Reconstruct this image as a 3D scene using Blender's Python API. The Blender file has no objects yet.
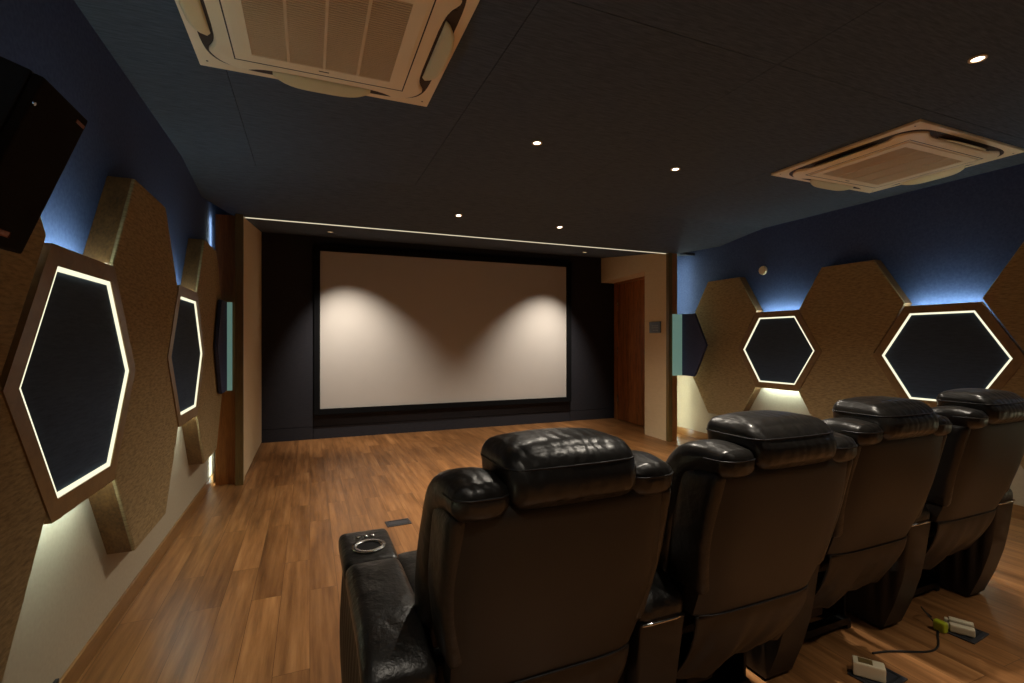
import bpy, bmesh, math, random
from mathutils import Vector, Matrix
from mathutils.bvhtree import BVHTree
random.seed(7)
S = bpy.context.scene
C = bpy.data.collections.new('theatre'); S.collection.children.link(C)
H = 1.3           # eye height
TH = math.radians(22.5)

# ------------------------------------------------------------------ materials
def srgb(r, g, b):
    f = lambda v: (v/255/12.92) if v/255 <= .04045 else ((v/255+.055)/1.055)**2.4
    return (f(r), f(g), f(b), 1)
class NT:
    def __init__(s, name):
        s.m = bpy.data.materials.new(name); s.m.use_nodes = True
        s.t = s.m.node_tree; s.t.nodes.clear()
        s.out = s.n('ShaderNodeOutputMaterial'); s.b = s.n('ShaderNodeBsdfPrincipled')
        s.l(s.b.outputs[0], s.out.inputs[0])
    def n(s, k, **kw):
        x = s.t.nodes.new(k)
        for a, v in kw.items(): setattr(x, a, v)
        return x
    def l(s, a, b): s.t.links.new(a, b)
    def coord(s, scale=(1,1,1), rot=(0,0,0)):
        tc = s.n('ShaderNodeTexCoord'); mp = s.n('ShaderNodeMapping')
        mp.inputs['Scale'].default_value = scale; mp.inputs['Rotation'].default_value = rot
        s.l(tc.outputs['Object'], mp.inputs[0]); return mp.outputs[0]
    def noise(s, vec, scale, detail=3, rough=.5):
        x = s.n('ShaderNodeTexNoise'); x.inputs['Scale'].default_value = scale
        x.inputs['Detail'].default_value = detail; x.inputs['Roughness'].default_value = rough
        s.l(vec, x.inputs['Vector']); return x.outputs[0]
    def ramp(s, fac, stops):
        r = s.n('ShaderNodeValToRGB'); e = r.color_ramp.elements
        while len(e) < len(stops): e.new(.5)
        for i, (p, c) in enumerate(stops): e[i].position = p; e[i].color = c
        s.l(fac, r.inputs[0]); return r.outputs[0]
    def bump(s, h, strength, dist=.01, prev=None):
        b = s.n('ShaderNodeBump'); b.inputs['Strength'].default_value = strength; b.inputs['Distance'].default_value = dist
        s.l(h, b.inputs['Height'])
        if prev: s.l(prev, b.inputs['Normal'])
        return b.outputs[0]
def sh(c, k): return (c[0]*k, c[1]*k, c[2]*k, 1)
def plain(name, col, rough=.5, metal=0, spec=.5, var=.08, vs=6):
    t = NT(name)
    c = t.ramp(t.noise(t.coord(), vs, 4), [(.3, sh(col, 1-var)), (.7, sh(col, 1+var))])
    t.l(c, t.b.inputs['Base Color']); t.b.inputs['Roughness'].default_value = rough
    t.b.inputs['Metallic'].default_value = metal; t.b.inputs['Specular IOR Level'].default_value = spec
    return t.m
def fabric(name, col, axis='z', var=.3, bump=.25, fine=1.0, spec=.1, slub=14):
    # woven cloth: short slubs running along one direction
    t = NT(name)
    sc = {'z': (slub, slub, 130), 'x': (120, slub, slub), 'y': (slub, 120, slub)}[axis]
    v = t.coord(tuple(k*fine for k in sc))
    n1 = t.noise(v, 1, 4, .65)
    v2 = t.coord((1, 1, 1)); n2 = t.noise(v2, 260*fine, 2)
    c = t.ramp(n1, [(.25, sh(col, 1-var)), (.5, col), (.78, sh(col, 1+var))])
    t.l(c, t.b.inputs['Base Color']); t.b.inputs['Roughness'].default_value = .95
    t.b.inputs['Specular IOR Level'].default_value = spec
    b = t.bump(n1, bump, .004); b = t.bump(n2, bump*.6, .002, b)
    t.l(b, t.b.inputs['Normal']); return t.m
def wood(name, dark, light, grain=(1,1,1), rough=.42, scale=1):
    t = NT(name)
    v = t.coord(grain)
    n1 = t.noise(v, 22*scale, 6, .6); n2 = t.noise(v, 4*scale, 3, .5)
    mx = t.n('ShaderNodeMath', operation='MULTIPLY_ADD'); t.l(n1, mx.inputs[0]); mx.inputs[1].default_value = .6
    m2 = t.n('ShaderNodeMath', operation='MULTIPLY'); t.l(n2, m2.inputs[0]); m2.inputs[1].default_value = .4
    t.l(m2.outputs[0], mx.inputs[2])
    c = t.ramp(mx.outputs[0], [(.35, dark), (.65, light)])
    t.l(c, t.b.inputs['Base Color']); t.b.inputs['Roughness'].default_value = rough
    t.l(t.bump(n1, .06, .002), t.b.inputs['Normal']); return t.m
def emit(name, col, power):
    t = NT(name); t.t.nodes.remove(t.b)
    e = t.n('ShaderNodeEmission'); e.inputs[0].default_value = (*col, 1); e.inputs[1].default_value = power
    t.l(e.outputs[0], t.out.inputs[0]); return t.m

M = {}
def floor_mat():
    t = NT('laminate_floor')
    tc = t.n('ShaderNodeTexCoord'); sp = t.n('ShaderNodeSeparateXYZ'); cb = t.n('ShaderNodeCombineXYZ')
    t.l(tc.outputs['Object'], sp.inputs[0]); t.l(sp.outputs[1], cb.inputs[0]); t.l(sp.outputs[0], cb.inputs[1])
    br = t.n('ShaderNodeTexBrick'); br.offset = .37; br.offset_frequency = 2
    br.inputs['Scale'].default_value = 1; br.inputs['Brick Width'].default_value = 1.05; br.inputs['Row Height'].default_value = .135
    br.inputs['Mortar Size'].default_value = .0012; br.inputs['Mortar Smooth'].default_value = .3; br.inputs['Bias'].default_value = 0
    br.inputs['Color1'].default_value = (0, 0, 0, 1); br.inputs['Color2'].default_value = (1, 1, 1, 1); br.inputs['Mortar'].default_value = (0, 0, 0, 1)
    t.l(cb.outputs[0], br.inputs['Vector'])
    bw = t.n('ShaderNodeRGBToBW'); t.l(br.outputs['Color'], bw.inputs[0])
    # each board shifts the grain
    mul = t.n('ShaderNodeMath', operation='MULTIPLY'); t.l(bw.outputs[0], mul.inputs[0]); mul.inputs[1].default_value = 37
    cg = t.n('ShaderNodeCombineXYZ')
    sx = t.n('ShaderNodeMath', operation='MULTIPLY'); t.l(sp.outputs[0], sx.inputs[0]); sx.inputs[1].default_value = 26
    sy = t.n('ShaderNodeMath', operation='MULTIPLY'); t.l(sp.outputs[1], sy.inputs[0]); sy.inputs[1].default_value = 1.6
    t.l(sx.outputs[0], cg.inputs[0]); t.l(sy.outputs[0], cg.inputs[1]); t.l(mul.outputs[0], cg.inputs[2])
    g = t.noise(cg.outputs[0], 1.0, 6, .62)
    cg2 = t.n('ShaderNodeVectorMath', operation='MULTIPLY'); t.l(cg.outputs[0], cg2.inputs[0]); cg2.inputs[1].default_value = (.25, .6, 1)
    g2 = t.noise(cg2.outputs[0], 1.0, 3, .5)
    base = t.ramp(g, [(.26, srgb(102, 68, 38)), (.5, srgb(144, 99, 58)), (.76, srgb(174, 127, 81))])
    tint = t.ramp(bw.outputs[0], [(0, (.84, .81, .78, 1)), (.5, (.97, .96, .95, 1)), (1, (1.12, 1.11, 1.09, 1))])
    tint2 = t.ramp(g2, [(.3, (.74, .72, .70, 1)), (.7, (1.14, 1.14, 1.14, 1))])
    def mulc(a, b):
        m = t.n('ShaderNodeMix', data_type='RGBA', blend_type='MULTIPLY'); m.inputs[0].default_value = 1
        t.l(a, m.inputs[6]); t.l(b, m.inputs[7]); return m.outputs[2]
    c = mulc(mulc(base, tint), tint2)
    fac = t.ramp(br.outputs['Fac'], [(0, (1, 1, 1, 1)), (1, (.45, .4, .36, 1))])
    t.l(mulc(c, fac), t.b.inputs['Base Color'])
    t.b.inputs['Roughness'].default_value = .38; t.b.inputs['Specular IOR Level'].default_value = .4
    b = t.bump(g, .05, .002); b = t.bump(br.outputs['Fac'], -.4, .002, b); t.l(b, t.b.inputs['Normal'])
    return t.m
M['floor'] = floor_mat()
def wall_mat():
    # painted wall: navy above the panel line, cream below it
    t = NT('two_tone_wall_paint')
    tc = t.n('ShaderNodeTexCoord'); sp = t.n('ShaderNodeSeparateXYZ'); t.l(tc.outputs['Object'], sp.inputs[0])
    gt = t.n('ShaderNodeMath', operation='GREATER_THAN'); t.l(sp.outputs[2], gt.inputs[0]); gt.inputs[1].default_value = 1.22
    n = t.noise(t.coord((60, 60, 60)), 1, 4)
    top = t.ramp(n, [(.3, srgb(62, 79, 120)), (.7, srgb(75, 93, 134))])
    low = t.ramp(n, [(.3, srgb(172, 160, 138)), (.7, srgb(178, 166, 143))])
    m = t.n('ShaderNodeMix', data_type='RGBA'); t.l(gt.outputs[0], m.inputs[0]); t.l(low, m.inputs[6]); t.l(top, m.inputs[7])
    t.l(m.outputs[2], t.b.inputs['Base Color']); t.b.inputs['Roughness'].default_value = .85
    t.b.inputs['Specular IOR Level'].default_value = .2
    t.l(t.bump(n, .04, .002), t.b.inputs['Normal']); return t.m
M['wall'] = wall_mat()
def leather_mat(name, col, rough=.34):
    t = NT(name); v = t.coord()
    vo = t.n('ShaderNodeTexVoronoi'); vo.inputs['Scale'].default_value = 320; t.l(v, vo.inputs['Vector'])
    wv = t.coord((1, 1, 1)); n1 = t.noise(wv, 7, 5, .55); n2 = t.noise(wv, 26, 4, .6)
    c = t.ramp(n1, [(.3, sh(col, .8)), (.7, sh(col, 1.2))])
    t.l(c, t.b.inputs['Base Color'])
    rr = t.n('ShaderNodeMapRange'); t.l(n2, rr.inputs[0]); rr.inputs[3].default_value = rough-.07; rr.inputs[4].default_value = rough+.12
    t.l(rr.outputs[0], t.b.inputs['Roughness'])
    b = t.bump(n1, .35, .03); b = t.bump(n2, .22, .012, b); b = t.bump(vo.outputs['Distance'], .12, .001, b)
    t.l(b, t.b.inputs['Normal']); return t.m
M['leather'] = leather_mat('black_leather', (.013, .0115, .010, 1))
def wrinkled():
    t = NT('gathered_black_leather'); v = t.coord((1, 1, 1))
    col = (.014, .0125, .011, 1)
    w = t.n('ShaderNodeTexWave', wave_type='BANDS', bands_direction='X'); w.inputs['Scale'].default_value = 9
    w.inputs['Distortion'].default_value = 9; w.inputs['Detail'].default_value = 3; w.inputs['Detail Scale'].default_value = 1.2
    t.l(v, w.inputs['Vector']); n2 = t.noise(v, 20, 4, .6)
    t.l(t.ramp(n2, [(.3, sh(col, .8)), (.7, sh(col, 1.2))]), t.b.inputs['Base Color'])
    t.b.inputs['Roughness'].default_value = .33
    b = t.bump(w.outputs['Fac'], .10, .013); b = t.bump(n2, .12, .010, b); t.l(b, t.b.inputs['Normal']); return t.m
M['wrinkled'] = wrinkled()
M['vinyl'] = plain('black_brown_vinyl', (.0165, .0135, .011, 1), .50, vs=3, var=.2)
M['black_metal'] = plain('black_metal', (.012, .012, .012, 1), .45, .4)
M['black_plastic'] = plain('black_plastic', (.012, .012, .013, 1), .5)
M['speaker_box'] = plain('speaker_black_vinyl', (.008, .0075, .008, 1), .6, spec=.25)
M['grille_cloth'] = fabric('speaker_grille_cloth', (.012, .010, .009, 1), 'z', .3, .2, 3)
M['chrome'] = plain('chrome', (.62, .62, .6, 1), .22, 1)
M['copper'] = plain('copper_badge', srgb(130, 80, 56), .4, .8)
M['beige'] = fabric('beige_woven_fabric', srgb(156, 136, 100), 'z', .42, .6, .8, slub=26)
M['navy_cloth'] = fabric('navy_inset_fabric', srgb(68, 84, 106), 'z', .22, .3, 1)
M['blue_cloth'] = fabric('blue_grey_fabric', srgb(72, 80, 112), 'z', .2, .3, 1)
M['black_cloth'] = fabric('black_wall_fabric', srgb(50, 49, 53), 'z', .25, .3, 1)
M['ceiling'] = fabric('charcoal_ceiling_fabric', srgb(80, 91, 105), 'y', .3, .35, .8)
M['cream_cloth'] = fabric('cream_wall_fabric', srgb(216, 192, 154), 'z', .07, .12, 1)
M['groove'] = plain('dark_groove', (.004, .004, .004, 1), .9)
M['edge_wood'] = wood('oak_panel_edge', srgb(84, 58, 32), srgb(128, 92, 54), (5, 5, .5))
M['frame_wood'] = wood('walnut_frame', srgb(122, 98, 62), srgb(150, 122, 80), (1, 1, 1))
M['pilaster'] = wood('pilaster_veneer', srgb(128, 80, 38), srgb(176, 114, 58), (6, 6, .35))
M['olive_trim'] = wood('olive_oak_trim', srgb(90, 74, 40), srgb(120, 98, 54), (6, 6, .4))
M['door'] = wood('door_veneer', srgb(96, 54, 24), srgb(176, 108, 52), (9, 3.5, .28), .38)
M['base_wood'] = wood('baseboard_wood', srgb(120, 86, 50), srgb(150, 110, 66), (4, .4, 4), .3)
M['screen'] = plain('screen_surface', srgb(196, 188, 178), .75, var=.01)
M['screen_frame'] = plain('black_velvet', (.006, .006, .0065, 1), .9, spec=.1)
M['ac_white'] = plain('ac_plastic', srgb(244, 224, 186), .45, var=.02)
M['ac_grille'] = plain('ac_grille_plastic', srgb(222, 194, 152), .55, var=.02)
M['ac_flap'] = plain('ac_flap_plastic', srgb(228, 216, 172), .4, var=.02)
M['ac_dark'] = plain('ac_slot_dark', srgb(58, 44, 32), .7)
M['ac_back'] = plain('ac_filter', srgb(120, 98, 70), .8)
M['white_plastic'] = plain('cream_plastic', srgb(222, 208, 176), .4, var=.02)
M['grey_plate'] = plain('grey_plate', srgb(52, 52, 56), .5, .2)
M['sign'] = plain('sign_plate', srgb(38, 36, 36), .4, .2)
M['sign_text'] = plain('sign_text', srgb(120, 116, 112), .5)
M['yellow_plug'] = plain('yellow_green_plug', srgb(180, 190, 40), .4)
M['wire'] = plain('black_cable', (.01, .01, .01, 1), .5)
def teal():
    t = NT('pale_teal_lit_look'); t.b.inputs['Base Color'].default_value = srgb(168, 206, 194); t.b.inputs['Roughness'].default_value = .5
    t.b.inputs['Emission Color'].default_value = srgb(150, 205, 190); t.b.inputs['Emission Strength'].default_value = .09; return t.m  # faint emission added to the pale colour so the strip looks lit
M['teal_lit_look'] = teal()
M['led'] = emit('led_outline', (1.0, .96, .68), .42)
M['led_line'] = emit('led_ceiling_line', (1.0, .90, .62), .28)
M['led_back'] = emit('led_halo', (.80, 1.0, .92), 12)
M['led_side'] = emit('led_side_wash', (.88, 1.0, .90), 5)
M['led_wash'] = emit('led_wall_wash', (.86, 1.0, .90), 6)
M['lamp'] = emit('downlight_lamp', (1, .88, .7), 3)

# ------------------------------------------------------------------ mesh helpers
def box(bm, x0, x1, y0, y1, z0, z1, bevel=0):
    r = bmesh.ops.create_cube(bm, size=1)
    for v in r['verts']:
        v.co = Vector(((x0+x1)/2+v.co.x*(x1-x0), (y0+y1)/2+v.co.y*(y1-y0), (z0+z1)/2+v.co.z*(z1-z0)))
    if bevel:
        es = list({e for v in r['verts'] for e in v.link_edges})
        bmesh.ops.bevel(bm, geom=es, offset=bevel, segments=2, affect='EDGES', profile=.6)
def prism(bm, pts, vec):
    """polygon pts (3-D) extruded along vec"""
    a = [bm.verts.new(p) for p in pts]; b = [bm.verts.new(Vector(p)+Vector(vec)) for p in pts]
    n = len(pts); bm.faces.new(a); bm.faces.new(b[::-1])
    for i in range(n): bm.faces.new((a[i], b[i], b[(i+1) % n], a[(i+1) % n]))
def ring(bm, outer, inner, vec):
    """band between two equal-count polygons, extruded"""
    v = Vector(vec); n = len(outer)
    o = [bm.verts.new(p) for p in outer]; i = [bm.verts.new(p) for p in inner]
    o2 = [bm.verts.new(Vector(p)+v) for p in outer]; i2 = [bm.verts.new(Vector(p)+v) for p in inner]
    for k in range(n):
        q = (k+1) % n
        bm.faces.new((o[k], o[q], i[q], i[k])); bm.faces.new((o2[q], o2[k], i2[k], i2[q]))
        bm.faces.new((o[q], o[k], o2[k], o2[q])); bm.faces.new((i[k], i[q], i2[q], i2[k]))
def tube(bm, pts, r, n=8, closed=False):
    pts = [Vector(p) for p in pts]; rings = []
    N = len(pts)
    for k, p in enumerate(pts):
        a = pts[(k-1) % N] if (closed or k) else p; b = pts[(k+1) % N] if (closed or k < N-1) else p
        t = (b-a).normalized(); up = Vector((0, 0, 1)) if abs(t.z) < .9 else Vector((1, 0, 0))
        u = t.cross(up).normalized(); w = t.cross(u)
        rings.append([bm.verts.new(p+r*(math.cos(j*2*math.pi/n)*u+math.sin(j*2*math.pi/n)*w)) for j in range(n)])
    for k in range(N if closed else N-1):
        A, B = rings[k], rings[(k+1) % N]
        for j in range(n): bm.faces.new((A[j], A[(j+1) % n], B[(j+1) % n], B[j]))
    if not closed: bm.faces.new(rings[0]); bm.faces.new(rings[-1][::-1])
def cyl(bm, c, r0, r1, z0, z1, n=32):
    a = [bm.verts.new((c[0]+r0*math.cos(2*math.pi*k/n), c[1]+r0*math.sin(2*math.pi*k/n), z0)) for k in range(n)]
    b = [bm.verts.new((c[0]+r1*math.cos(2*math.pi*k/n), c[1]+r1*math.sin(2*math.pi*k/n), z1)) for k in range(n)]
    for k in range(n): bm.faces.new((a[k], a[(k+1) % n], b[(k+1) % n], b[k]))
    bm.faces.new(a[::-1]); bm.faces.new(b)
def annulus(bm, c, ri, ro, z0, z1, n=36):
    P = lambda r: [(c[0]+r*math.cos(2*math.pi*k/n), c[1]+r*math.sin(2*math.pi*k/n), z0) for k in range(n)]
    ring(bm, P(ro), P(ri), (0, 0, z1-z0))
def softbox(bm, c, half, r, puff=(0, 0, 0), n=12, deform=None):
    """rounded, puffed cushion; deform gets and returns a Vector"""
    m = n+1; cache = {}
    def vert(i, j, k):
        if (i, j, k) not in cache: cache[(i, j, k)] = bm.verts.new((2*i/m-1, 2*j/m-1, 2*k/m-1))
        return cache[(i, j, k)]
    for a in range(m):
        for b in range(m):
            for e in (0, m):
                q4 = [(a, b), (a+1, b), (a+1, b+1), (a, b+1)]
                if e == 0: q4 = q4[::-1]
                bm.faces.new([vert(x, y, e) for x, y in q4]); bm.faces.new([vert(e, x, y) for x, y in q4]); bm.faces.new([vert(y, e, x) for x, y in q4])
    vs = list(cache.values())
    h = Vector(half); r = min(r, *half)
    for v in vs:
        p = Vector([math.sin(k*math.pi/2)*.55+k*.45 for k in v.co])      # denser near the edges
        q = Vector([p[i]*h[i] for i in range(3)])
        core = Vector([max(-(h[i]-r), min(h[i]-r, q[i])) for i in range(3)])
        d = q-core
        if d.length > 1e-9: q = core+d.normalized()*r
        u = p.copy()
        for i in range(3):
            j, k = (i+1) % 3, (i+2) % 3
            if puff[i]:
                w = (1-min(1, abs(u[j]))**2.5)*(1-min(1, abs(u[k]))**2.5)
                q[i] += puff[i]*w*(u[i])
        q = q+Vector(c)
        if deform: q = Vector(deform(q))
        v.co = q
def sweep(bm, path, sizes, n=20, ex=2.6):
    """path in 3-D lying roughly in a YZ plane; sizes (half x, half normal)"""
    P = [Vector(p) for p in path]; rings = []
    X = Vector((1, 0, 0))
    # smooth by Catmull-Rom
    def cr(a, b, c, d, t): return .5*((2*b)+(-a+c)*t+(2*a-5*b+4*c-d)*t*t+(-a+3*b-3*c+d)*t**3)
    Q, Z = [], []
    Sz = [Vector(s) for s in sizes]
    for k in range(len(P)-1):
        g = lambda L, i: L[max(0, min(len(L)-1, i))]
        for j in range(6):
            t = j/6
            Q.append(cr(g(P, k-1), P[k], P[k+1], g(P, k+2), t)); Z.append(cr(g(Sz, k-1), Sz[k], Sz[k+1], g(Sz, k+2), t))
    Q.append(P[-1]); Z.append(Sz[-1])
    def mk(p, t, sx, sn):
        N = t.cross(X).normalized(); out = []
        for j in range(n):
            a = 2*math.pi*j/n; cx, sy = math.cos(a), math.sin(a)
            px = math.copysign(abs(cx)**(2/ex), cx)*sx; py = math.copysign(abs(sy)**(2/ex), sy)*sn
            out.append(bm.verts.new(p+X*px+N*py))
        return out
    T = [(Q[min(len(Q)-1, k+1)]-Q[max(0, k-1)]).normalized() for k in range(len(Q))]
    for f in (.35, .72, .92):
        o = (1-f)*.9*min(Z[0][1], Z[0][0])
        rings.append(mk(Q[0]-T[0]*o*(1.0), T[0], Z[0][0]*math.sqrt(f), Z[0][1]*math.sqrt(f)))
    for k in range(len(Q)): rings.append(mk(Q[k], T[k], Z[k][0], Z[k][1]))
    for f in (.92, .72, .35):
        o = (1-f)*.9*min(Z[-1][1], Z[-1][0])
        rings.append(mk(Q[-1]+T[-1]*o, T[-1], Z[-1][0]*math.sqrt(f), Z[-1][1]*math.sqrt(f)))
    for A, B in zip(rings, rings[1:]):
        for j in range(n): bm.faces.new((A[j], B[j], B[(j+1) % n], A[(j+1) % n]))
    bm.faces.new(rings[0]); bm.faces.new(rings[-1][::-1])
def new(): return bmesh.new()
def obj(name, bm, mat, parent=None, smooth=False, **props):
    bmesh.ops.recalc_face_normals(bm, faces=bm.faces)
    me = bpy.data.meshes.new(name); bm.to_mesh(me); bm.free()
    if isinstance(mat, (list, tuple)):
        for m in mat: me.materials.append(M[m])
    else: me.materials.append(M[mat])
    if smooth:
        for p in me.polygons: p.use_smooth = True
    o = bpy.data.objects.new(name, me); C.objects.link(o)
    if parent: o.parent = parent
    for k, v in props.items(): o[k] = v
    return o
def thing(name, label, cat, loc=(0, 0, 0), group=None, rotz=0):
    o = bpy.data.objects.new(name, None); C.objects.link(o); o.location = loc; o.rotation_euler = (0, 0, rotz)
    o['label'] = label; o['category'] = cat
    if group: o['group'] = group
    o.empty_display_size = .1
    return o
def struct(name, bm, mat, label=None):
    o = obj(name, bm, mat); o['kind'] = 'structure'
    if label: o['label'] = label
    o['category'] = name.split('_')[0]
    return o
def autosmooth(o, ang=40):
    me = o.data
    for p in me.polygons: p.use_smooth = True
    bm = bmesh.new(); bm.from_mesh(me)
    for e in bm.edges:
        if len(e.link_faces) == 2 and e.calc_face_angle(0) > math.radians(ang): e.smooth = False
    bm.to_mesh(me); bm.free()
def copy_tree(o, parent=None):
    c = o.copy(); C.objects.link(c); c.parent = parent
    for ch in [k for k in C.objects if k.parent == o]: copy_tree(ch, c)
    return c

# ------------------------------------------------------------------ the room
XL, XR, YB, YF = -.832, 4.81, -2.3, 7.0
ZC, YC, YE, ZE = 2.6, 4.07, 5.10, 2.452     # flat ceiling, crease, front edge of the dropped slope
ZF = 2.70
bm = new(); box(bm, XL-.1, XR+.25, YB-.1, YF+.1, -.1, 0); struct('floor', bm, 'floor', 'warm brown wood laminate floor in long boards')
bm = new(); box(bm, XL-.1, XL, YB-.1, YF+.1, 0, 2.85); struct('wall_left', bm, 'wall', 'left wall, navy above and cream below')
bm = new(); box(bm, XR, XR+.1, YB-.1, YF+.1, 0, 2.85); struct('wall_right', bm, 'wall', 'right wall, navy above and cream below')
bm = new(); box(bm, XL, XR, YB-.1, YB, 0, 2.85); struct('wall_back', bm, 'wall', 'back wall behind the viewer')
# ceiling: backing plus fabric panels separated by fine joints
bm = new()
box(bm, XL, XR, YB, YF+.1, 2.80, 2.86)
xs = [XL, -.37, .806, 2.028, 3.25, XR]
ys = [YB, -.76, 1.64, YC]
g = .0016
for i in range(len(xs)-1):
    for j in range(len(ys)-1):
        box(bm, xs[i]+g, xs[i+1]-g, ys[j]+g, ys[j+1]-(g if j < 2 else 0), ZC, ZC+.02)
box(bm, XL, XR, YB, YC+.0, ZC+.02, ZC+.03)
box(bm, XL, XR, YC+.02, YE+.6, ZC+.06, ZC+.08)
# sloping front field (corners cut back from the walls)
zl = lambda y: ZC-(ZC-ZE)*(y-YC)/(YE-YC)
def slope(pts): prism(bm, [(x, y, zl(y)) for x, y in pts], (0, 0, .02))
slope([(XL, YC), (XR, YC), (XR, 4.72), (4.47, YE), (-.655, YE), (XL, 4.74)])
box(bm, -.70, 4.52, YE+.005, YE+.02, ZE-.0, ZE+.1)
struct('ceiling', bm, 'ceiling', 'charcoal fabric panel ceiling sloping down at the front')
# small pale returns seen above the cut corners are the same structure as the wall
# screen recess ceiling, rising to the front wall
bm = new()
prism(bm, [(-.60, YE+.02, ZE+.005), (-.60, YF, ZF), (4.78, YF, ZF), (4.78, YE+.02, ZE+.005)], (0, 0, .03))
struct('ceiling_recess', bm, 'ceiling', 'dark ceiling of the screen recess')
# front wall in fabric bays
bm = new()
box(bm, XL, XR+.2, YF+.02, YF+.1, 0, 2.85)
for a, b in ((XL, .04), (.046, 3.92), (3.926, XR+.2)):
    for c, d in ((0.0, .165), (.171, 2.84)):
        box(bm, a, b, YF, YF+.02, c, d)
struct('wall_front', bm, 'black_cloth', 'black fabric wall around the screen')
# left inner wall of the recess
bm = new(); box(bm, -.63, -.572, 5.16, YF, .012, 2.80); box(bm, -.61, -.562, 5.055, 5.16, .012, 2.80)
struct('wall_inner_left', bm, 'cream_cloth', 'cream fabric side wall left of the screen')
# right inner wall, header and niche wall
bm = new()
prism(bm, [(4.30, 5.12, 0), (4.33, 5.60, 0), (4.72, 5.60, 0), (4.46, 5.14, 0), (4.42, 5.14, 0)], (0, 0, 2.80))
prism(bm, [(4.33, 5.60, 2.285), (4.52, YF, 2.285), (4.95, YF, 2.285), (4.75, 5.60, 2.285)], (0, 0, .5))
struct('wall_inner_right', bm, 'cream_cloth', 'cream fabric wall and header around the door')
bm = new()
prism(bm, [(4.70, 5.60, 0), (4.815, YF, 0), (4.95, YF, 0), (4.83, 5.60, 0)], (0, 0, 2.30))
struct('wall_niche', bm, 'pilaster')
# pilasters
bm = new(); box(bm, -.789, -.622, 5.10, 5.104, .0, 2.452); box(bm, -.780, -.622, 5.104, 5.16, .0, 2.452); struct('trim_1', bm, 'pilaster', 'brown veneer upright left of the screen')
bm = new(); box(bm, -.622, -.558, 5.02, 5.055, .0, 2.452); box(bm, -.622, -.612, 5.055, 5.12, 0, 2.452); struct('trim_2', bm, 'olive_trim', 'slim oak upright at left edge of the screen recess')
bm = new(); box(bm, 4.30, 4.36, 5.07, 5.118, 0, 2.452); struct('trim_3', bm, 'olive_trim', 'slim oak upright at right edge of the screen recess')
bm = new(); box(bm, 4.362, 4.455, 5.09, 5.12, 0, 2.452); struct('trim_4', bm, 'pilaster', 'brown veneer upright right of the door')
# baseboards
bm = new(); box(bm, XL, XL+.012, YB, YF, 0, .085, .003); struct('baseboard_left', bm, 'base_wood')
bm = new(); box(bm, XR-.014, XR, YB, YF, 0, .10, .003); struct('baseboard_right', bm, 'base_wood')

# door
d = Vector((4.802-4.706, 6.93-5.66, 0)).normalized(); nrm = Vector((-d.y, d.x, 0))
d0 = Vector((4.694, 5.66, 0))
DW = 1.27
def dpt(s, z, off): p = d0+d*s+nrm*off; return (p.x, p.y, z)
dr = bpy.data.objects.new('door_1', None); C.objects.link(dr); dr['kind'] = 'structure'; dr['label'] = 'tall brown wooden door beside the screen'; dr['category'] = 'door'
bm = new()
for a, b in ((0.02, .86), (.868, 1.17)):
    prism(bm, [dpt(a, .012, .006), dpt(b, .012, .006), dpt(b, 2.245, .006), dpt(a, 2.245, .006)], nrm*.035)
obj('door_leaf', bm, 'door', dr)
bm = new()
for a, b in ((-.03, .015), (1.18, DW)):
    prism(bm, [dpt(a, 0, .003), dpt(b, 0, .003), dpt(b, 2.284, .003), dpt(a, 2.284, .003)], nrm*.055)
prism(bm, [dpt(.015, 2.25, .003), dpt(1.18, 2.25, .003), dpt(1.18, 2.284, .003), dpt(.015, 2.284, .003)], nrm*.055)
obj('door_frame', bm, 'pilaster', dr)
for z in (.35, 1.15, 1.95):
    bm = new(); p = d0+d*1.172+nrm*.047; cyl(bm, (p.x, p.y), .008, .008, z-.06, z+.06, 12)
    obj('hinge', bm, 'chrome', dr, True)

# ------------------------------------------------------------------ projection screen
sc_t = thing('projection_screen', 'large blank white projection screen in a black frame', 'projection screen', (1.98, YF, .33))
def loc(bm, o):
    for v in bm.verts: v.co -= o.location
    return bm
SX0, SX1, SZ0, SZ1 = .125, 3.836, .403, 2.504
bm = new(); box(bm, SX0-.01, SX1+.01, YF-.035, YF-.02, SZ0-.01, SZ1+.01); obj('screen_surface', loc(bm, sc_t), 'screen', sc_t)
bm = new(); F = .075
for b in ((SX0-F, SX0, SZ0-F, SZ1+F), (SX1, SX1+F, SZ0-F, SZ1+F), (SX0, SX1, SZ1, SZ1+F), (SX0, SX1, SZ0-F, SZ0)):
    box(bm, b[0], b[1], YF-.075, YF-.003, b[2], b[3], .004)
obj('frame', loc(bm, sc_t), 'screen_frame', sc_t)

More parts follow.
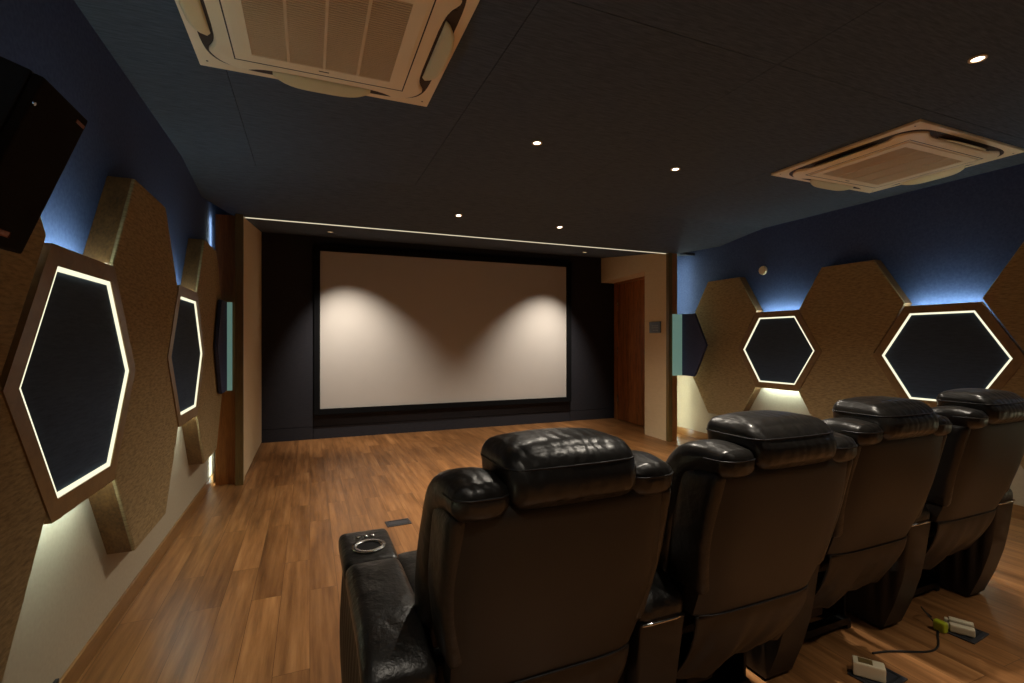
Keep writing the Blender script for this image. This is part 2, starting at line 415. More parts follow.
# ------------------------------------------------------------------ hexagonal wall panels
ZH = 1.20
def beige_panel(side, yc, hw, label, group, ZH=1.20, ht=.25, corner=None):
    """side -1 left wall, +1 right wall. corner=(tip, shoulder, z0, z1): far side is notched round the blue corner panel"""
    xw = XL+.0005 if side < 0 else XR-.0005; dep = .104; xs_ = -side
    hh = .84; fw, fh, ft = .438+.068, .368+.062, .222+.036
    zx = hh-(hh-0)*0
    # crossing of the long slanted edge with the small hexagon's outline
    def cross():
        best = None
        for k in range(2001):
            z = hh*(1-k/2000); y = ht+(hw-ht)*(1-z/hh)
            edge = hw-(ft+(fw-ft)*(1-z/fh)) if z <= fh else 1e9
            if y >= edge-.003: return y, z
        return hw, 0
    cy, cz = cross(); tip = hw-fw-.003
    near = [(-ht, hh), (-cy, cz), (-tip, 0), (-cy, -cz), (-ht, -hh)]
    if corner:      # far side trimmed where the upright of the screen recess stands
        zc_ = hh*(1-(corner-yc-ht)/(hw-ht)); far = [(ht, -hh), (corner-yc, -zc_), (corner-yc, zc_), (ht, hh)]
    else:
        far = [(ht, -hh), (cy, -cz), (tip, 0), (cy, cz), (ht, hh)]
    pts = near+far
    o = thing('acoustic_panel', label, 'wall panel', (xw, yc, ZH), group)
    bm = new(); prism(bm, [(0, p[0], p[1]) for p in pts], (xs_*(dep-.014), 0, 0)); obj('edge_band', bm, 'edge_wood', o)
    # cloth face, softly edged
    bm = new()
    cen = Vector((0, 0))
    f0 = [bm.verts.new((xs_*(dep-.0139), p[0]*.9985, p[1]*.9985)) for p in pts]
    f1 = [bm.verts.new((xs_*(dep-.004), p[0]*.9985, p[1]*.9985)) for p in pts]
    f2 = [bm.verts.new((xs_*dep, p[0]*.991, p[1]*.991)) for p in pts]
    n = len(pts)
    for A, B in ((f0, f1), (f1, f2)):
        for k in range(n): bm.faces.new((A[k], A[(k+1) % n], B[(k+1) % n], B[k]))
    bm.faces.new(f2); bm.faces.new(f0[::-1])
    obj('fabric_face', bm, 'beige', o)
    return o
def hexp(w, h, t, x): return [(x, -t, h), (x, t, h), (x, w, 0), (x, t, -h), (x, -t, -h), (x, -w, 0)]
def lit_panel(side, yc, label, group, ZH=1.20):
    xw = XL if side < 0 else XR; s_ = -side
    o = thing('lit_hexagon_panel', label, 'lit wall panel', (xw, yc, ZH), group)
    W, Hh, T = .438, .362, .220
    def inset(k): # perpendicular inset by k (m)
        sl = math.hypot(W-T, Hh); return (W-k*(sl/Hh), Hh-k, T-k*((sl-(W-T))/Hh))
    a = inset(-.064); b = inset(0); c = inset(.0145); e = inset(.03)
    x0, x1 = .078, .109
    bm = new(); ring(bm, hexp(*a, s_*x0), hexp(*b, s_*x0), (s_*(x1-x0), 0, 0)); obj('wood_frame', bm, 'frame_wood', o)
    bm = new(); ring(bm, hexp(*b, s_*(x1-.022)), hexp(*c, s_*(x1-.022)), (s_*.018, 0, 0)); obj('light_outline', bm, 'led', o)
    bm = new(); prism(bm, hexp(*c, s_*x0), (s_*(x1-x0-.012), 0, 0)); obj('fabric_inset', bm, 'navy_cloth', o)
    # halo strips on the back rim, and spacers that hold the box off the wall
    k1 = inset(-.060); k2 = inset(-.045)
    for sg in (1, -1):
        bm = new(); box(bm, min(s_*.050, s_*.0775), max(s_*.050, s_*.0775), -k1[2]+.01, k1[2]-.01, *(sorted((sg*k2[1], sg*k1[1]))))
        obj('halo_strip', bm, 'led_back', o)
    for yy in (-.2, .2):
        bm = new(); box(bm, min(0, s_*.078), max(0, s_*.078), yy-.02, yy+.02, -.1, .1); obj('spacer', bm, 'black_metal', o)
    return o
def corner_panel(side, label):
    # thin pointed board held in front of the hexagons, with a pale end strip
    if side > 0: xw, xf, xb, tip, shl, xt = XR, 4.50, 4.53, 4.63, 4.83, 4.352
    else: xw, xf, xb, tip, shl, xt = XL, -.690, -.715, 4.58, 4.77, -.650
    z0, z1 = .857, 1.655; ye = 5.06
    o = thing('corner_panel', label, 'wall panel', (xf, ye, z0))
    pts = [(xb, tip, (z0+z1)/2), (xb, shl, z1), (xb, ye-.012, z1), (xb, ye-.012, z0), (xb, shl, z0)]
    bm = new(); prism(bm, pts, (xf-xb, 0, 0)); obj('blue_board', loc(bm, o), 'blue_cloth', o)
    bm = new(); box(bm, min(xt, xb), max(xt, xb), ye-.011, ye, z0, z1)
    obj('teal_strip', loc(bm, o), 'teal_lit_look', o, label='pale teal end strip with added glow')
    bm = new(); bx = XR-.105 if side > 0 else XL+.105; box(bm, min(bx, xb), max(bx, xb), 4.90, 5.02, 1.15, 1.25); obj('mounting_block', loc(bm, o), 'black_metal', o)
    return o
beige_panel(-1, 1.365, .786, 'tall beige hexagon fabric panel below the black speaker, cut off by left edge', 'beige panels')
beige_panel(-1, 2.938, .786, 'tall beige hexagon fabric panel with thick wood edge between two glowing hexagons, left wall', 'beige panels', 1.195)
beige_panel(-1, 4.510, .786, 'narrow-looking beige hexagon panel on left wall nearest the screen', 'beige panels', 1.225, corner=5.085)
lit_panel(-1, 2.160, 'largest glowing-edged navy hexagon, on left wall nearest the viewer', 'glowing hexagons', 1.173)
lit_panel(-1, 3.724, 'slim glowing-edged navy hexagon on left wall, farther toward the screen', 'glowing hexagons', 1.213)
beige_panel(1, 4.567, .7515, 'beige hexagon fabric panel on right wall next to the small round wall fitting', 'beige panels', 1.225, corner=5.085, ht=.243)
beige_panel(1, 3.066, .7515, 'beige hexagon fabric panel between the two glowing hexagons on right wall', 'beige panels', ht=.243)
beige_panel(1, 1.563, .7515, 'beige hexagon fabric panel cut off by the right edge of view', 'beige panels', ht=.243)
lit_panel(1, 3.818, 'smallest glowing-edged navy hexagon, right wall behind the second recliner', 'glowing hexagons', 1.206)
lit_panel(1, 2.315, 'wide glowing-edged navy hexagon on right wall above the farthest recliner', 'glowing hexagons', 1.176)
lit_panel(-1, .590, 'glowing-edged navy hexagon on left wall beside the viewer, outside the photo', 'glowing hexagons')
lit_panel(1, .812, 'glowing-edged navy hexagon on right wall beyond the right edge of the photo', 'glowing hexagons', 1.176)
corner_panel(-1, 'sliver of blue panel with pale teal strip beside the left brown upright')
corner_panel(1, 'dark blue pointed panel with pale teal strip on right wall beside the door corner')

# LED lines
def lone(name, bm, mat, label, cat, group=None):
    cs = [v.co for v in bm.verts]; mn = Vector([min(c[i] for c in cs) for i in range(3)]); mx = Vector([max(c[i] for c in cs) for i in range(3)])
    o_ = Vector(((mn.x+mx.x)/2, (mn.y+mx.y)/2, mn.z))
    for v in bm.verts: v.co -= o_
    o = obj(name, bm, mat); o.location = o_; o['label'] = label; o['category'] = cat
    if group: o['group'] = group
    return o
bm = new(); box(bm, -.556, 4.30, YE+.022, YE+.029, ZE-.007, ZE+.0005)
lone('light_strip', bm, 'led_line', 'thin glowing line along the ceiling edge above the screen', 'light strip')
bm = new(); box(bm, -.7845, -.7805, 5.106, 5.158, .02, 2.42)
lone('light_strip', bm, 'led_side', 'upright light strip hidden behind the left brown upright', 'light strip')
bm = new(); box(bm, 4.655, 4.675, 5.35, 5.37, .02, 2.42)
lone('light_strip', bm, 'led_wash', 'upright light strip hidden behind the right brown upright', 'light strip')

# ------------------------------------------------------------------ wall odds and ends
t = thing('wall_fitting', 'small round cream fitting high on the right wall', 'wall fitting', (XR, 3.131*H, H+.627*H))
bm = new()
cyl(bm, (0, 0), .052, .048, 0, .02, 28)
for v in bm.verts: v.co = Vector((-v.co.z, v.co.x, v.co.y))
obj('cover_plate', bm, 'white_plastic', t)
bm = new(); annulus(bm, (0, 0), .030, .034, .02, .023, 24)
for v in bm.verts: v.co = Vector((-v.co.z, v.co.x, v.co.y))
obj('rim', bm, 'ac_grille', t)
# sign on the cream wall: position on the plane x = 4.31
t = thing('wall_sign', 'small dark sign plate on the cream wall beside the door', 'sign', (4.313, 5.35, 1.415))
t.rotation_euler = (0, 0, -math.atan2(.03, .48))
bm = new(); box(bm, -.012, 0, -.125, .125, -.0, .150, .002); obj('plate', bm, 'sign', t)
def text_part(body, size, x, y, z, parent, mat='sign_text', name='lettering'):
    cu = bpy.data.curves.new(name, 'FONT'); cu.body = body; cu.size = size; cu.extrude = .0008; cu.align_x = 'CENTER'; cu.align_y = 'CENTER'
    to = bpy.data.objects.new(name, cu); C.objects.link(to)
    dg = bpy.context.evaluated_depsgraph_get(); dg.update()
    me = bpy.data.meshes.new_from_object(to.evaluated_get(dg)); bpy.data.objects.remove(to)
    me.materials.append(M[mat]); o = bpy.data.objects.new(name, me); C.objects.link(o); o.parent = parent
    o.location = (x, y, z); return o
bm = new()
for zz, a in ((.098, (-.075, .065)), (.070, (-.08, .075)), (.036, (-.075, .02))):
    y = a[0]
    while y < a[1]:
        w = random.choice((.010, .014, .018)); box(bm, -.0135, -.012, y, y+w, zz-.008, zz+.008); y += w+.007
obj('lettering', bm, 'sign_text', t)
# low dark box at the foot of the left wall
bm = new(); box(bm, XL+.0125, XL+.024, 1.72, 2.18, .0, .125, .002)
lone('floor_box', bm, 'black_plastic', 'low dark box against the foot of the left wall', 'box')

# ------------------------------------------------------------------ air conditioners
def aircon(x0, x1, y0, y1, label):
    cx, cy = (x0+x1)/2, (y0+y1)/2; hx, hy = (x1-x0)/2, (y1-y0)/2
    o = thing('air_conditioner', label, 'air conditioner', (cx, cy, ZC), 'ceiling air conditioners')
    def sq(r, z, ex, n=64):
        out = []
        for k in range(n):
            a = 2*math.pi*(k+.5)/n; c, s = math.cos(a), math.sin(a)
            out.append((math.copysign(abs(c)**(2/ex), c)*r*hx, math.copysign(abs(s)**(2/ex), s)*r*hy, z))
        return out
    def loft(bm, rings_, cap=True):
        R = [[bm.verts.new(p) for p in r] for r in rings_]; n = len(R[0])
        for A, B in zip(R, R[1:]):
            for k in range(n): bm.faces.new((A[k], A[(k+1) % n], B[(k+1) % n], B[k]))
        if cap: bm.faces.new(R[-1]); bm.faces.new(R[0][::-1])
    # outer plate
    bm = new(); box(bm, -hx, hx, -hy, hy, -.018, -.0005, .004); obj('cover_plate', bm, 'ac_white', o)
    # groove and raised inner body
    bm = new(); loft(bm, [sq(.925, -.0182, 7), sq(.925, -.0195, 7)]); obj('shadow_gap', bm, 'ac_dark', o)
    def body_ring(r, z):      # waisted in the middle of each side for the air outlets
        out = []
        for x, y, z_ in sq(r, z, 6, 96):
            u, v = x/(r*hx), y/(r*hy)
            out.append((x*(1-.115*max(0, 1-(abs(v)/.72)**6)), y*(1-.115*max(0, 1-(abs(u)/.72)**6)), z_))
        return out
    bm = new(); loft(bm, [body_ring(.905, -.0196), body_ring(.905, -.030), body_ring(.88, -.038)]); b_ = obj('body', bm, 'ac_white', o); autosmooth(b_, 35)
    # square intake frame
    bm = new(); G = .557
    P = lambda r, z: [(-r*hx, -r*hy, z), (r*hx, -r*hy, z), (r*hx, r*hy, z), (-r*hx, r*hy, z)]
    ring(bm, P(.70, -.0381), P(.69, -.0381), (0, 0, -.0006)); obj('panel_joint', bm, 'ac_dark', o)
    bm = new(); ring(bm, P(.66, -.0382), P(G, -.0382), (0, 0, -.006)); obj('grille_frame', bm, 'ac_white', o)
    bm = new(); box(bm, -G*hx, G*hx, -G*hy, G*hy, -.0395, -.0383)
    obj('grille_back', bm, 'ac_back', o)
    bm = new(); n = 42
    for k in range(n):
        y = -G*hy+(k+.5)*2*G*hy/n; w = G*hy/n*.56
        prism(bm, [(-G*hx, y-w, -.0396), (-G*hx, y+w, -.0396), (-G*hx, y+w*.6, -.0436), (-G*hx, y-w*.6, -.0436)], (2*G*hx, 0, 0))
    for k in (-.5, 0, .5): box(bm, k*G*hx*1.0-.006, k*G*hx+.006, -G*hy, G*hy, -.0396, -.0445)
    obj('grille', bm, 'ac_grille', o)
    bm = new(); box(bm, -.022, .022, .60*hy, .60*hy+.007, -.0448, -.0441); obj('badge', bm, 'ac_dark', o, label='tiny dark badge')
    # four outlets: dark slot and an open curved flap
    for q in range(4):
        R = Matrix.Rotation(q*math.pi/2, 4, 'Z'); A = hx if q % 2 == 0 else hy; Bd = hy if q % 2 == 0 else hx
        bm = new(); box(bm, -.55*A, .55*A, .805*Bd, .885*Bd, -.0215, -.0197)
        for v in bm.verts: v.co = R @ v.co
        sl = obj('outlet_slot', bm, 'ac_dark', o)
        bm = new(); N = 18; top, bot = [], []
        for i in range(N+1):
            u = -1+2*i/N; x = u*.42*A; wdt = .056*(1-.8*abs(u)**4)
            row = []
            for j in range(6):
                vv = j/5; ang = math.radians(28+30*vv)
                yy = .835*Bd+wdt*vv*math.cos(math.radians(30))*1.25; zz = -.022-(.034*(vv**.8)*(1-.6*abs(u)**4))
                row.append((x, yy, zz))
            top.append([bm.verts.new(R @ Vector(p)) for p in row]); bot.append([bm.verts.new(R @ Vector((p[0], p[1]-.004, p[2]-.005))) for p in row])
        for i in range(N):
            for j in range(5):
                bm.faces.new((top[i][j], top[i+1][j], top[i+1][j+1], top[i][j+1])); bm.faces.new((bot[i][j], bot[i][j+1], bot[i+1][j+1], bot[i+1][j]))
            bm.faces.new((top[i][5], top[i+1][5], bot[i+1][5], bot[i][5])); bm.faces.new((top[i+1][0], top[i][0], bot[i][0], bot[i+1][0]))
        for i in (0, N):
            for j in range(5): bm.faces.new((top[i][j], top[i][j+1], bot[i][j+1], bot[i][j]))
        obj('air_flap', bm, 'ac_flap', o, True)
    for sx in (-1, 1):
        for sy in (-1, 1):
            bm = new(); cyl(bm, (sx*.93*hx, sy*.90*hy), .005, .005, -.0186, -.0179, 12); obj('screw', bm, 'ac_dark', o)
    return o
aircon(-.362*H, .455*H, 1.22*H, 2.035*H, 'large beige ceiling air conditioner cassette above left, cut off by top edge')
aircon(2.53*H, 3.44*H, 1.32*H, 2.09*H, 'smaller-looking beige ceiling air conditioner cassette at upper right')

# ------------------------------------------------------------------ downlights
def downlight(x, y, z, label, power, slope_=0, aim=None, size=125, group='recessed ceiling downlights', col=(1, .89, .74), r=.029):
    o = thing('downlight', label, 'ceiling light', (x, y, z), group)
    if slope_: o.rotation_euler = (slope_, 0, 0)
    bm = new(); annulus(bm, (0, 0), r*.82, r*1.18, -.007, -.0005); obj('trim_ring', bm, 'ac_white', o, True)
    bm = new(); cyl(bm, (0, 0), r*.81, r*.70, -.004, -.0006, 24); obj('lamp', bm, 'lamp', o)
    ld = bpy.data.lights.new('downlight_beam', 'SPOT'); ld.energy = power; ld.spot_size = math.radians(size); ld.spot_blend = 1
    ld.shadow_soft_size = .03; ld.color = col
    lo = bpy.data.objects.new('downlight_beam', ld); C.objects.link(lo); lo.location = (x, y, z-.02)
    if aim: lo.rotation_euler = (Vector(aim)-lo.location).to_track_quat('-Z', 'Y').to_euler()
    return o
sl = -math.atan2(ZC-ZE, YE-YC)
P_ROOM = 70
downlight(1.37, 2.88, ZC, 'brighter ceiling downlight left of centre, level with the big air conditioner', P_ROOM)
downlight(2.54, 2.92, ZC, 'ceiling downlight right of centre, left of the smaller air conditioner', P_ROOM)
downlight(1.334, 4.576, zl(4.576), 'small downlight on sloping ceiling left of centre above the glowing line', P_ROOM*.7, sl)
downlight(2.46, 4.61, zl(4.61), 'small downlight on sloping ceiling right of centre above the glowing line', P_ROOM*.7, sl)
downlight(2.83, 1.25, ZC, 'downlight at upper right of view above the right air conditioner', P_ROOM*.5, size=62)
zr = lambda y: ZE+.005+(ZF-ZE-.005)*(y-YE-.02)/(YF-YE-.02)
downlight(.22, 6.07, zr(6.07), 'dim downlight in the recess at the left above the screen', 74, -sl, (.68, 7.0, .55), 72, r=.027, col=(1, .92, .82))
downlight(3.62, 6.03, zr(6.03), 'dim downlight in the recess at the right above the screen', 74, -sl, (3.28, 7.0, .55), 72, r=.027, col=(1, .92, .82))
for x, y in ((1.37, 1.25), (.2, .0), (1.5, .0), (2.8, .05), (4.0, .1), (.6, -1.3), (3.0, -1.3)):
    downlight(x, y, ZC, 'ceiling downlight outside the view, above or behind the viewer', P_ROOM*.75, size=72, group='downlights behind the viewer')

# ------------------------------------------------------------------ loudspeaker
k = .38*H/.5/H*1.0
P1 = Vector((-.494, .76*1.507*H, H+.76*.543*H)); wY = .76*.221*H
tilt = math.radians(20.5)
sp = thing('loudspeaker', 'black loudspeaker tilted down from high on the left wall', 'loudspeaker', tuple(P1))
sp.rotation_euler = (0, tilt, 0)      # local +x = front normal (tilted down), local -z runs down the front
hS = .76*.364*H; dS = .19
bm = new(); box(bm, -dS, -.022, -wY, 0, -hS, 0, .004); obj('cabinet', bm, 'speaker_box', sp)
bm = new(); box(bm, -.021, 0, -wY+.002, -.002, -hS+.002, -.002, .006); obj('grille', bm, 'grille_cloth', sp)
bm = new(); box(bm, .0002, .002, -.052, -.012, -.028, -.020, .001); obj('badge', bm, 'copper', sp, label='small copper badge')
bm = new(); box(bm, .0002, .002, -.150, -.085, -hS+.028, -hS+.042, .003); obj('logo', bm, 'copper', sp, label='copper coloured logo at the lower edge')
bm = new(); cyl(bm, (0, 0), .004, .004, 0, .003, 12)
for v in bm.verts: v.co = Vector((v.co.z, v.co.x-wY+.008, v.co.y-.06))
obj('screw', bm, 'chrome', sp)
bm = new()
box(bm, XL-P1.x+.002, XL-P1.x+.012, -wY*.5-.045, -wY*.5+.045, -.20, .06, .002)
box(bm, XL-P1.x+.012, -dS*.9-.03, -wY*.5-.015, -wY*.5+.015, -.02, .02, .002)
br = obj('bracket', bm, 'black_metal', sp)
br.rotation_euler = (0, -tilt, 0)

# ------------------------------------------------------------------ recliners
def yrear(z): # rear surface of the back at height z
    t = (z-.51)/.44
    return -.115*t-.022*math.sin(math.pi*max(0, min(1, t)))
def wrapline(bvh, c, z, a0, a1, n):
    '''points on a cushion's surface at height z, seen from angles a0..a1 round c'''
    out = []
    for k in range(n+1):
        a = math.radians(a0+(a1-a0)*k/n); d_ = Vector((math.cos(a), math.sin(a), 0))
        p, nn, i, ds = bvh.ray_cast(Vector((c[0], c[1], z))+d_*.6, -d_)
        if p is not None: out.append(p+d_*.0008)
    return out
def make_arm(x, parent):
    w = .080
    arm = bpy.data.objects.new('armrest', None); C.objects.link(arm); arm.parent = parent; arm.location = (x, 0, 0)
    # side body: profile with a curved rear edge, pleated outer faces
    bm = new(); n = 40
    ys_ = [ .022+(.79-.022)*i/90 for i in range(91)]
    def zbot(y):
        pts = [(.022, .50), (.034, .38), (.055, .26), (.088, .14), (.135, .012)]
        if y >= .135: return .012
        for (a, b), (c, d_) in zip(pts, pts[1:]):
            if a <= y <= c: return b+(d_-b)*(y-a)/(c-a)
        return .012
    def ztop(y):
        if y < .20: return .522+(.56-.522)*((y-.022)/.178)**.8
        return .562
    for sg in (-1, 1):
        grid = []
        for y in ys_:
            col = []
            for j in range(15):
                v_ = j/14; z = zbot(y)+(ztop(y)-zbot(y))*v_
                pl = .006*math.sin(y*2*math.pi/.062+1.2*math.sin(v_*3))*math.sin(math.pi*v_)*min(1, (y-.022)/.1)
                col.append(bm.verts.new((sg*(w-.012+.010*math.sin(math.pi*v_)+pl), y, z)))
            grid.append(col)
        if sg < 0: L = grid
        else: R_ = grid
        for a in range(90):
            for j in range(14): bm.faces.new((grid[a][j], grid[a+1][j], grid[a+1][j+1], grid[a][j+1]))
    for a in range(90):
        bm.faces.new((L[a][0], L[a+1][0], R_[a+1][0], R_[a][0])); bm.faces.new((L[a][14], L[a+1][14], R_[a+1][14], R_[a][14]))
    for j in range(14):
        bm.faces.new((L[0][j], L[0][j+1], R_[0][j+1], R_[0][j])); bm.faces.new((L[90][j], L[90][j+1], R_[90][j+1], R_[90][j]))
    bmesh.ops.remove_doubles(bm, verts=bm.verts, dist=1e-5)
    o = obj('side_body', bm, 'vinyl', arm); autosmooth(o, 45)
    # padded top, dropping at the rear
    bm = new()
    def df(q):
        y = q.y; dz = 0
        if y < .17: dz = -.050*((.17-y)/.15)**1.5
        q.z += dz; q.x *= (1+.06*math.cos(min(1, max(0, (q.y)/.5))*math.pi)*0); return q
    softbox(bm, (0, .270, .588), (w+.004, .252, .036), .030, (0, 0, .010), 14, df)
    obj('arm_pad', bm, 'leather', arm, True)
    # console with cup holder at the front end
    bm = new(); softbox(bm, (0, .660, .584), (w+.006, .138, .032), .022, (0, 0, .004), 12); obj('console', bm, 'leather', arm, True)
    cu = bpy.data.objects.new('cup_holder', None)
    bm = new(); annulus(bm, (0, .625), .038, .054, .6195, .6245, 40)
    ch = obj('cup_holder', bm, 'chrome', arm, True)
    bm = new(); cyl(bm, (0, .625), .038, .038, .6196, .6206, 32); obj('cup_well', bm, 'groove', ch)
    for bx in (-.024, .0, .022):
        bm = new(); cyl(bm, (bx, .715), .0085, .007, .6180, .6235, 16); obj('button', bm, 'chrome', arm, True)
    # bright piping across the rear of the arm
    bm = new(); tube(bm, [(-.074, .020, .515), (-.04, .014, .517), (.04, .014, .517), (.074, .020, .515)], .0045, 10); obj('rear_trim', bm, 'chrome', arm, True)
    return arm
def make_recliner(label):
    t = thing('recliner', label, 'recliner', (0, 0, 0), 'row of black leather recliners')
    back = bpy.data.objects.new('backrest', None); C.objects.link(back); back.parent = t
    # rear panel
    bm = new(); N, K = 26, 26; fr, rr = [], []
    for j in range(K+1):
        v = j/K; z = .505+.462*v; a, b = [], []
        hw = .244+.028*v**.8
        for i in range(N+1):
            u = -1+2*i/N
            y = yrear(z)-.008*(1-abs(u)**4)+.018*abs(u)**8
            if v > .93: y += .02*((v-.93)/.07)**2
            a.append(bm.verts.new((u*hw, y, z))); b.append(bm.verts.new((u*hw, y+.06, z)))
        fr.append(a); rr.append(b)
    for j in range(K):
        for i in range(N):
            bm.faces.new((fr[j][i], fr[j][i+1], fr[j+1][i+1], fr[j+1][i])); bm.faces.new((rr[j][i], rr[j+1][i], rr[j+1][i+1], rr[j][i+1]))
        bm.faces.new((fr[j][0], fr[j+1][0], rr[j+1][0], rr[j][0])); bm.faces.new((fr[j][N], rr[j][N], rr[j+1][N], fr[j+1][N]))
    for i in range(N):
        bm.faces.new((fr[0][i], rr[0][i], rr[0][i+1], fr[0][i+1])); bm.faces.new((fr[K][i], fr[K][i+1], rr[K][i+1], rr[K][i]))
    o = obj('rear_panel', bm, 'vinyl', back); autosmooth(o, 50)
    bm = new()
    tube(bm, [(x/10*.240, yrear(.508)-.009*(1-abs(x/10)**4)+.018*abs(x/10)**8-.002, .506) for x in range(-10, 11)], .0028, 6); obj('seam', bm, 'black_plastic', back, True)
    # inner cushion of the back
    bm = new()
    def lean(q): q.y += -.24*(q.z-.51); return q
    softbox(bm, (0, .125, .715), (.225, .085, .24), .05, (0, .02, 0), 10, lean)
    obj('back_cushion', bm, 'leather', back, True)
    # side bolsters: a flat rear strip and the big rolled wing that starts behind the head and runs down the front
    for sg in (-1, 1):
        bm = new()
        softbox(bm, (sg*.262, .060, .765), (.022, .070, .185), .018, (.008, 0, 0), 10, lambda q: Vector((q.x*(1-.09*max(0, (.76-q.z)/.18)), q.y-.235*(q.z-.51), q.z)))
        obj('side_strip', bm, 'leather', back, True)
        bm = new()
        path = [(sg*.214, -.110, .972), (sg*.218, -.03, .974), (sg*.224, .035, .945), (sg*.238, .080, .865), (sg*.250, .120, .760), (sg*.250, .160, .640), (sg*.240, .200, .545)]
        sizes = [(.064, .040), (.068, .047), (.068, .054), (.056, .058), (.046, .060), (.042, .058), (.034, .045)]
        sweep(bm, path, sizes, 24, 2.8); wb = BVHTree.FromBMesh(bm)
        obj('wing', bm, 'wrinkled', back, True)
        bm = new(); tube(bm, wrapline(wb, (sg*.226, -.06), .984, 180, 360, 22), .0022, 6)
        obj('seam', bm, 'black_plastic', back, True)
    # headrest
    bm = new()
    def hd(q):
        v = (q.z-1.008)/.066
        q.x *= 1+.03*v; q.y += .035*max(0, v)*max(.15, min(1, (.06-q.y)/.12))
        q.z += .010*(1-(q.x/.19)**2)*max(0, v)
        return q
    softbox(bm, (0, -.040, 1.008), (.162, .105, .060), .036, (0, .008, .008), 16, hd); hb = BVHTree.FromBMesh(bm)
    h = obj('headrest', bm, 'wrinkled', t, True)
    bm = new(); tube(bm, wrapline(hb, (0, -.04), 1.034, 0, 354, 59), .0022, 6, closed=True)
    obj('seam', bm, 'black_plastic', h, True)
    # seat cushion and leg rest
    bm = new(); softbox(bm, (0, .500, .415), (.268, .335, .095), .06, (0, 0, .02), 14); obj('seat', bm, 'leather', t, True)
    bm = new(); softbox(bm, (0, .835, .27), (.262, .05, .20), .045, (0, .012, 0), 10); obj('leg_rest', bm, 'leather', t, True)
    # hanging rear skirt, creased
    bm = new(); N, K = 40, 18; A, B = [], []
    for j in range(K+1):
        v = j/K; z = .502-.275*v; a, b = [], []
        for i in range(N+1):
            u = -1+2*i/N
            zz = z+.05*v*v*(u*.5+.5)+.012*v*math.sin(u*5)
            y = .010+.11*v**1.5+.010*v*math.sin(u*7+v*2.2)+.005*math.sin(u*17+v*6)*v-.012*math.sin(math.pi*v)*(1-u*u)
            a.append(bm.verts.new((u*(.238-.012*v), y, zz))); b.append(bm.verts.new((u*(.238-.012*v), y+.006, zz)))
        A.append(a); B.append(b)
    for j in range(K):
        for i in range(N):
            bm.faces.new((A[j][i], A[j+1][i], A[j+1][i+1], A[j][i+1])); bm.faces.new((B[j][i], B[j][i+1], B[j+1][i+1], B[j+1][i]))
        bm.faces.new((A[j][0], B[j][0], B[j+1][0], A[j+1][0])); bm.faces.new((A[j][N], A[j+1][N], B[j+1][N], B[j][N]))
    for i in range(N):
        bm.faces.new((A[0][i], A[0][i+1], B[0][i+1], B[0][i])); bm.faces.new((A[K][i], B[K][i], B[K][i+1], A[K][i+1]))
    obj('rear_skirt', bm, 'vinyl', t, True)
    # base mechanism standing on the floor
    bm = new()
    for sx in (-.235, .235):
        box(bm, sx-.015, sx+.015, .24, .78, .0, .035, .004); box(bm, sx-.006, sx+.006, .26, .72, .035, .315)
    box(bm, -.235, .235, .24, .28, .02, .05); box(bm, -.235, .235, .68, .72, .02, .05)
    box(bm, -.22, .22, .30, .66, .26, .315); box(bm, -.06, .06, .24, .60, .10, .17, .01)
    obj('base_frame', bm, 'black_metal', t)
    make_arm(-.350, t)
    return t
labels = ['nearest black leather recliner, in front of the viewer, cup holder on its left arm',
          'second black leather recliner from the left, below the door corner',
          'third black leather recliner from the left, below the wide glowing hexagon',
          'farthest black leather recliner, cut off by the right edge of view']
pos = [(.537, 1.055), (1.270, 1.090), (2.025, 1.215), (2.790, 1.255)]
rec = make_recliner(labels[0])
recs = [rec]+[copy_tree(rec) for _ in range(3)]
make_arm(.354, recs[-1])
for r_, l_, p in zip(recs, labels, pos):
    r_['label'] = l_; r_.location = (p[0], p[1], 0); r_.rotation_euler = (0, 0, math.radians(.6))

# ------------------------------------------------------------------ floor outlets, adapters, cables
def outlet(x, y, label, w=.15, d_=.09, rot=0):
    t = thing('floor_outlet', label, 'floor outlet', (x, y, 0), 'floor outlets', rot)
    bm = new(); box(bm, -w/2, w/2, -d_/2, d_/2, .0, .006, .002); obj('plate', bm, 'grey_plate', t)
    bm = new(); ring(bm, [(-w*.42, -d_*.36, .0062), (w*.42, -d_*.36, .0062), (w*.42, d_*.36, .0062), (-w*.42, d_*.36, .0062)],
                     [(-w*.39, -d_*.31, .0062), (w*.39, -d_*.31, .0062), (w*.39, d_*.31, .0062), (-w*.39, d_*.31, .0062)], (0, 0, .0015)); obj('lid_rim', bm, 'black_plastic', t)
    return t
outlet(.584, 3.54, 'flat dark floor outlet on open floor beyond the nearest armrest', .17, .11, .05)
outlet(2.46, 4.30, 'flat dark floor outlet glimpsed between the first two recliners', .15, .10)
outlet(2.03, 1.205, 'dark floor outlet plate under the cream plug behind the third recliner', .17, .13, .1)
outlet(2.700, 1.245, 'dark floor outlet plate under two white plugs behind the farthest recliner', .15, .13, .1)
t = thing('power_adapter', 'cream box-shaped power adapter on the floor plate at bottom right', 'power adapter', (1.995, 1.215, .009), rotz=.65)
bm = new(); box(bm, -.026, .026, -.052, .052, 0, .052, .006); obj('body', bm, 'white_plastic', t)
bm = new(); box(bm, -.017, .017, -.012, .034, .0522, .0530); obj('rating_label', bm, 'olive_trim', t)
bm = new(); cyl(bm, (0, 0), .006, .006, 0, .003, 12)
for v in bm.verts: v.co = Vector((v.co.x, -.0522-v.co.z, v.co.y+.025))
obj('indicator', bm, 'copper', t)
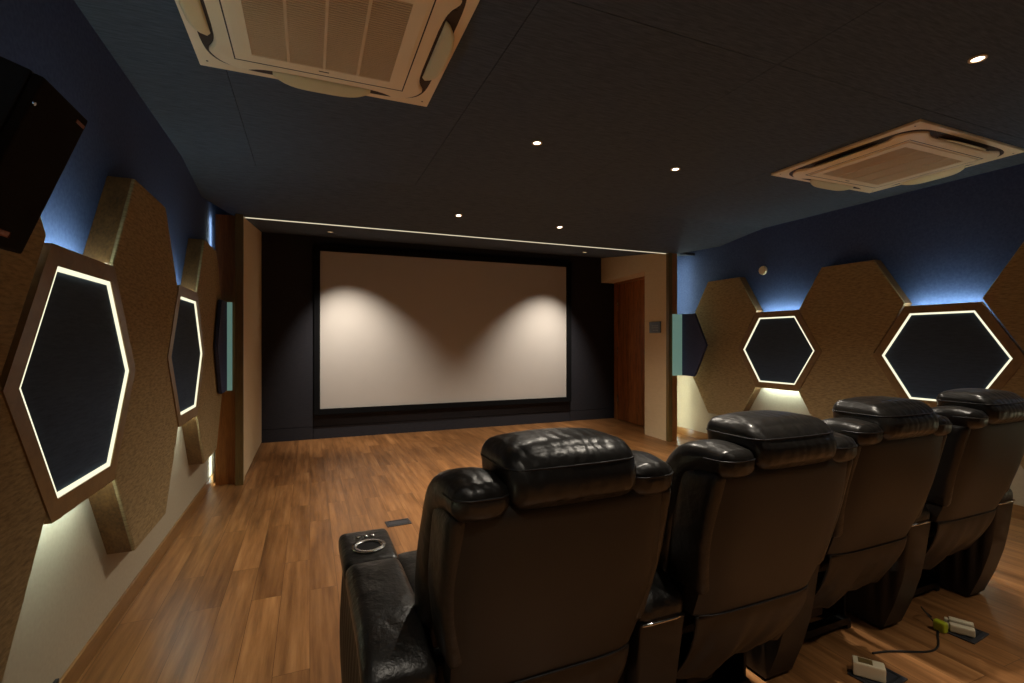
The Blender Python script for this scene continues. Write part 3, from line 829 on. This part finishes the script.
for i, (x, y, rz) in enumerate(((2.665, 1.235, .5), (2.715, 1.262, .5))):
    t = thing('power_plug', ('left', 'right')[i]+' one of two white plugs side by side on the far floor plate', 'power plug', (x, y, .009), 'white plugs', rz)
    bm = new(); box(bm, -.017, .017, -.045, .040, 0, .032, .006); obj('body', bm, 'white_plastic', t)
    bm = new(); box(bm, -.012, .012, .041, .055, .006, .026, .004); obj('cord_grip', bm, 'white_plastic', t)
t = thing('yellow_plug', 'small yellow-green plug at the foot of the armrest by the white plugs', 'power plug', (2.61, 1.285, .0))
bm = new(); softbox(bm, (0, 0, .026), (.016, .024, .024), .010, n=5); obj('body', bm, 'yellow_plug', t, True)
bm = new(); tube(bm, [(0, .024, .03), (.01, .06, .05), (.03, .09, .06), (.07, .10, .03), (.09, .08, .005)], .003, 6); obj('cord', bm, 'wire', t, True)
bm = new(); pts = []
for i in range(40):
    u = i/39; pts.append((2.16+.50*u, 1.30-.07*math.sin(math.pi*u)+.015*math.sin(9*u), .0045))
tube(bm, pts, .004, 6); lone('power_cable', bm, 'wire', 'thin black cable along the floor behind the third and fourth recliners', 'cable')

# ------------------------------------------------------------------ light, world, camera
w = bpy.data.worlds.new('room_dark'); S.world = w; w.use_nodes = True
w.node_tree.nodes['Background'].inputs[0].default_value = (0, 0, 0, 1); w.node_tree.nodes['Background'].inputs[1].default_value = 0
cam = bpy.data.cameras.new('camera'); co = bpy.data.objects.new('camera', cam); C.objects.link(co)
cam.sensor_width = 36; cam.lens = 36*488/1024; cam.clip_start = .02
co.location = (0, 0, H); co.rotation_euler = (math.pi/2, 0, -TH)
S.camera = co
S.view_settings.view_transform = 'Standard'; S.view_settings.look = 'None'; S.view_settings.gamma = 1
S.view_settings.use_curve_mapping = False; S.view_settings.exposure = 1.45
S.cycles.use_denoising = True
try: S.cycles.denoiser = 'OPENIMAGEDENOISE'
except Exception: pass
S.cycles.max_bounces = 10; S.cycles.diffuse_bounces = 5; S.cycles.sample_clamp_indirect = 4
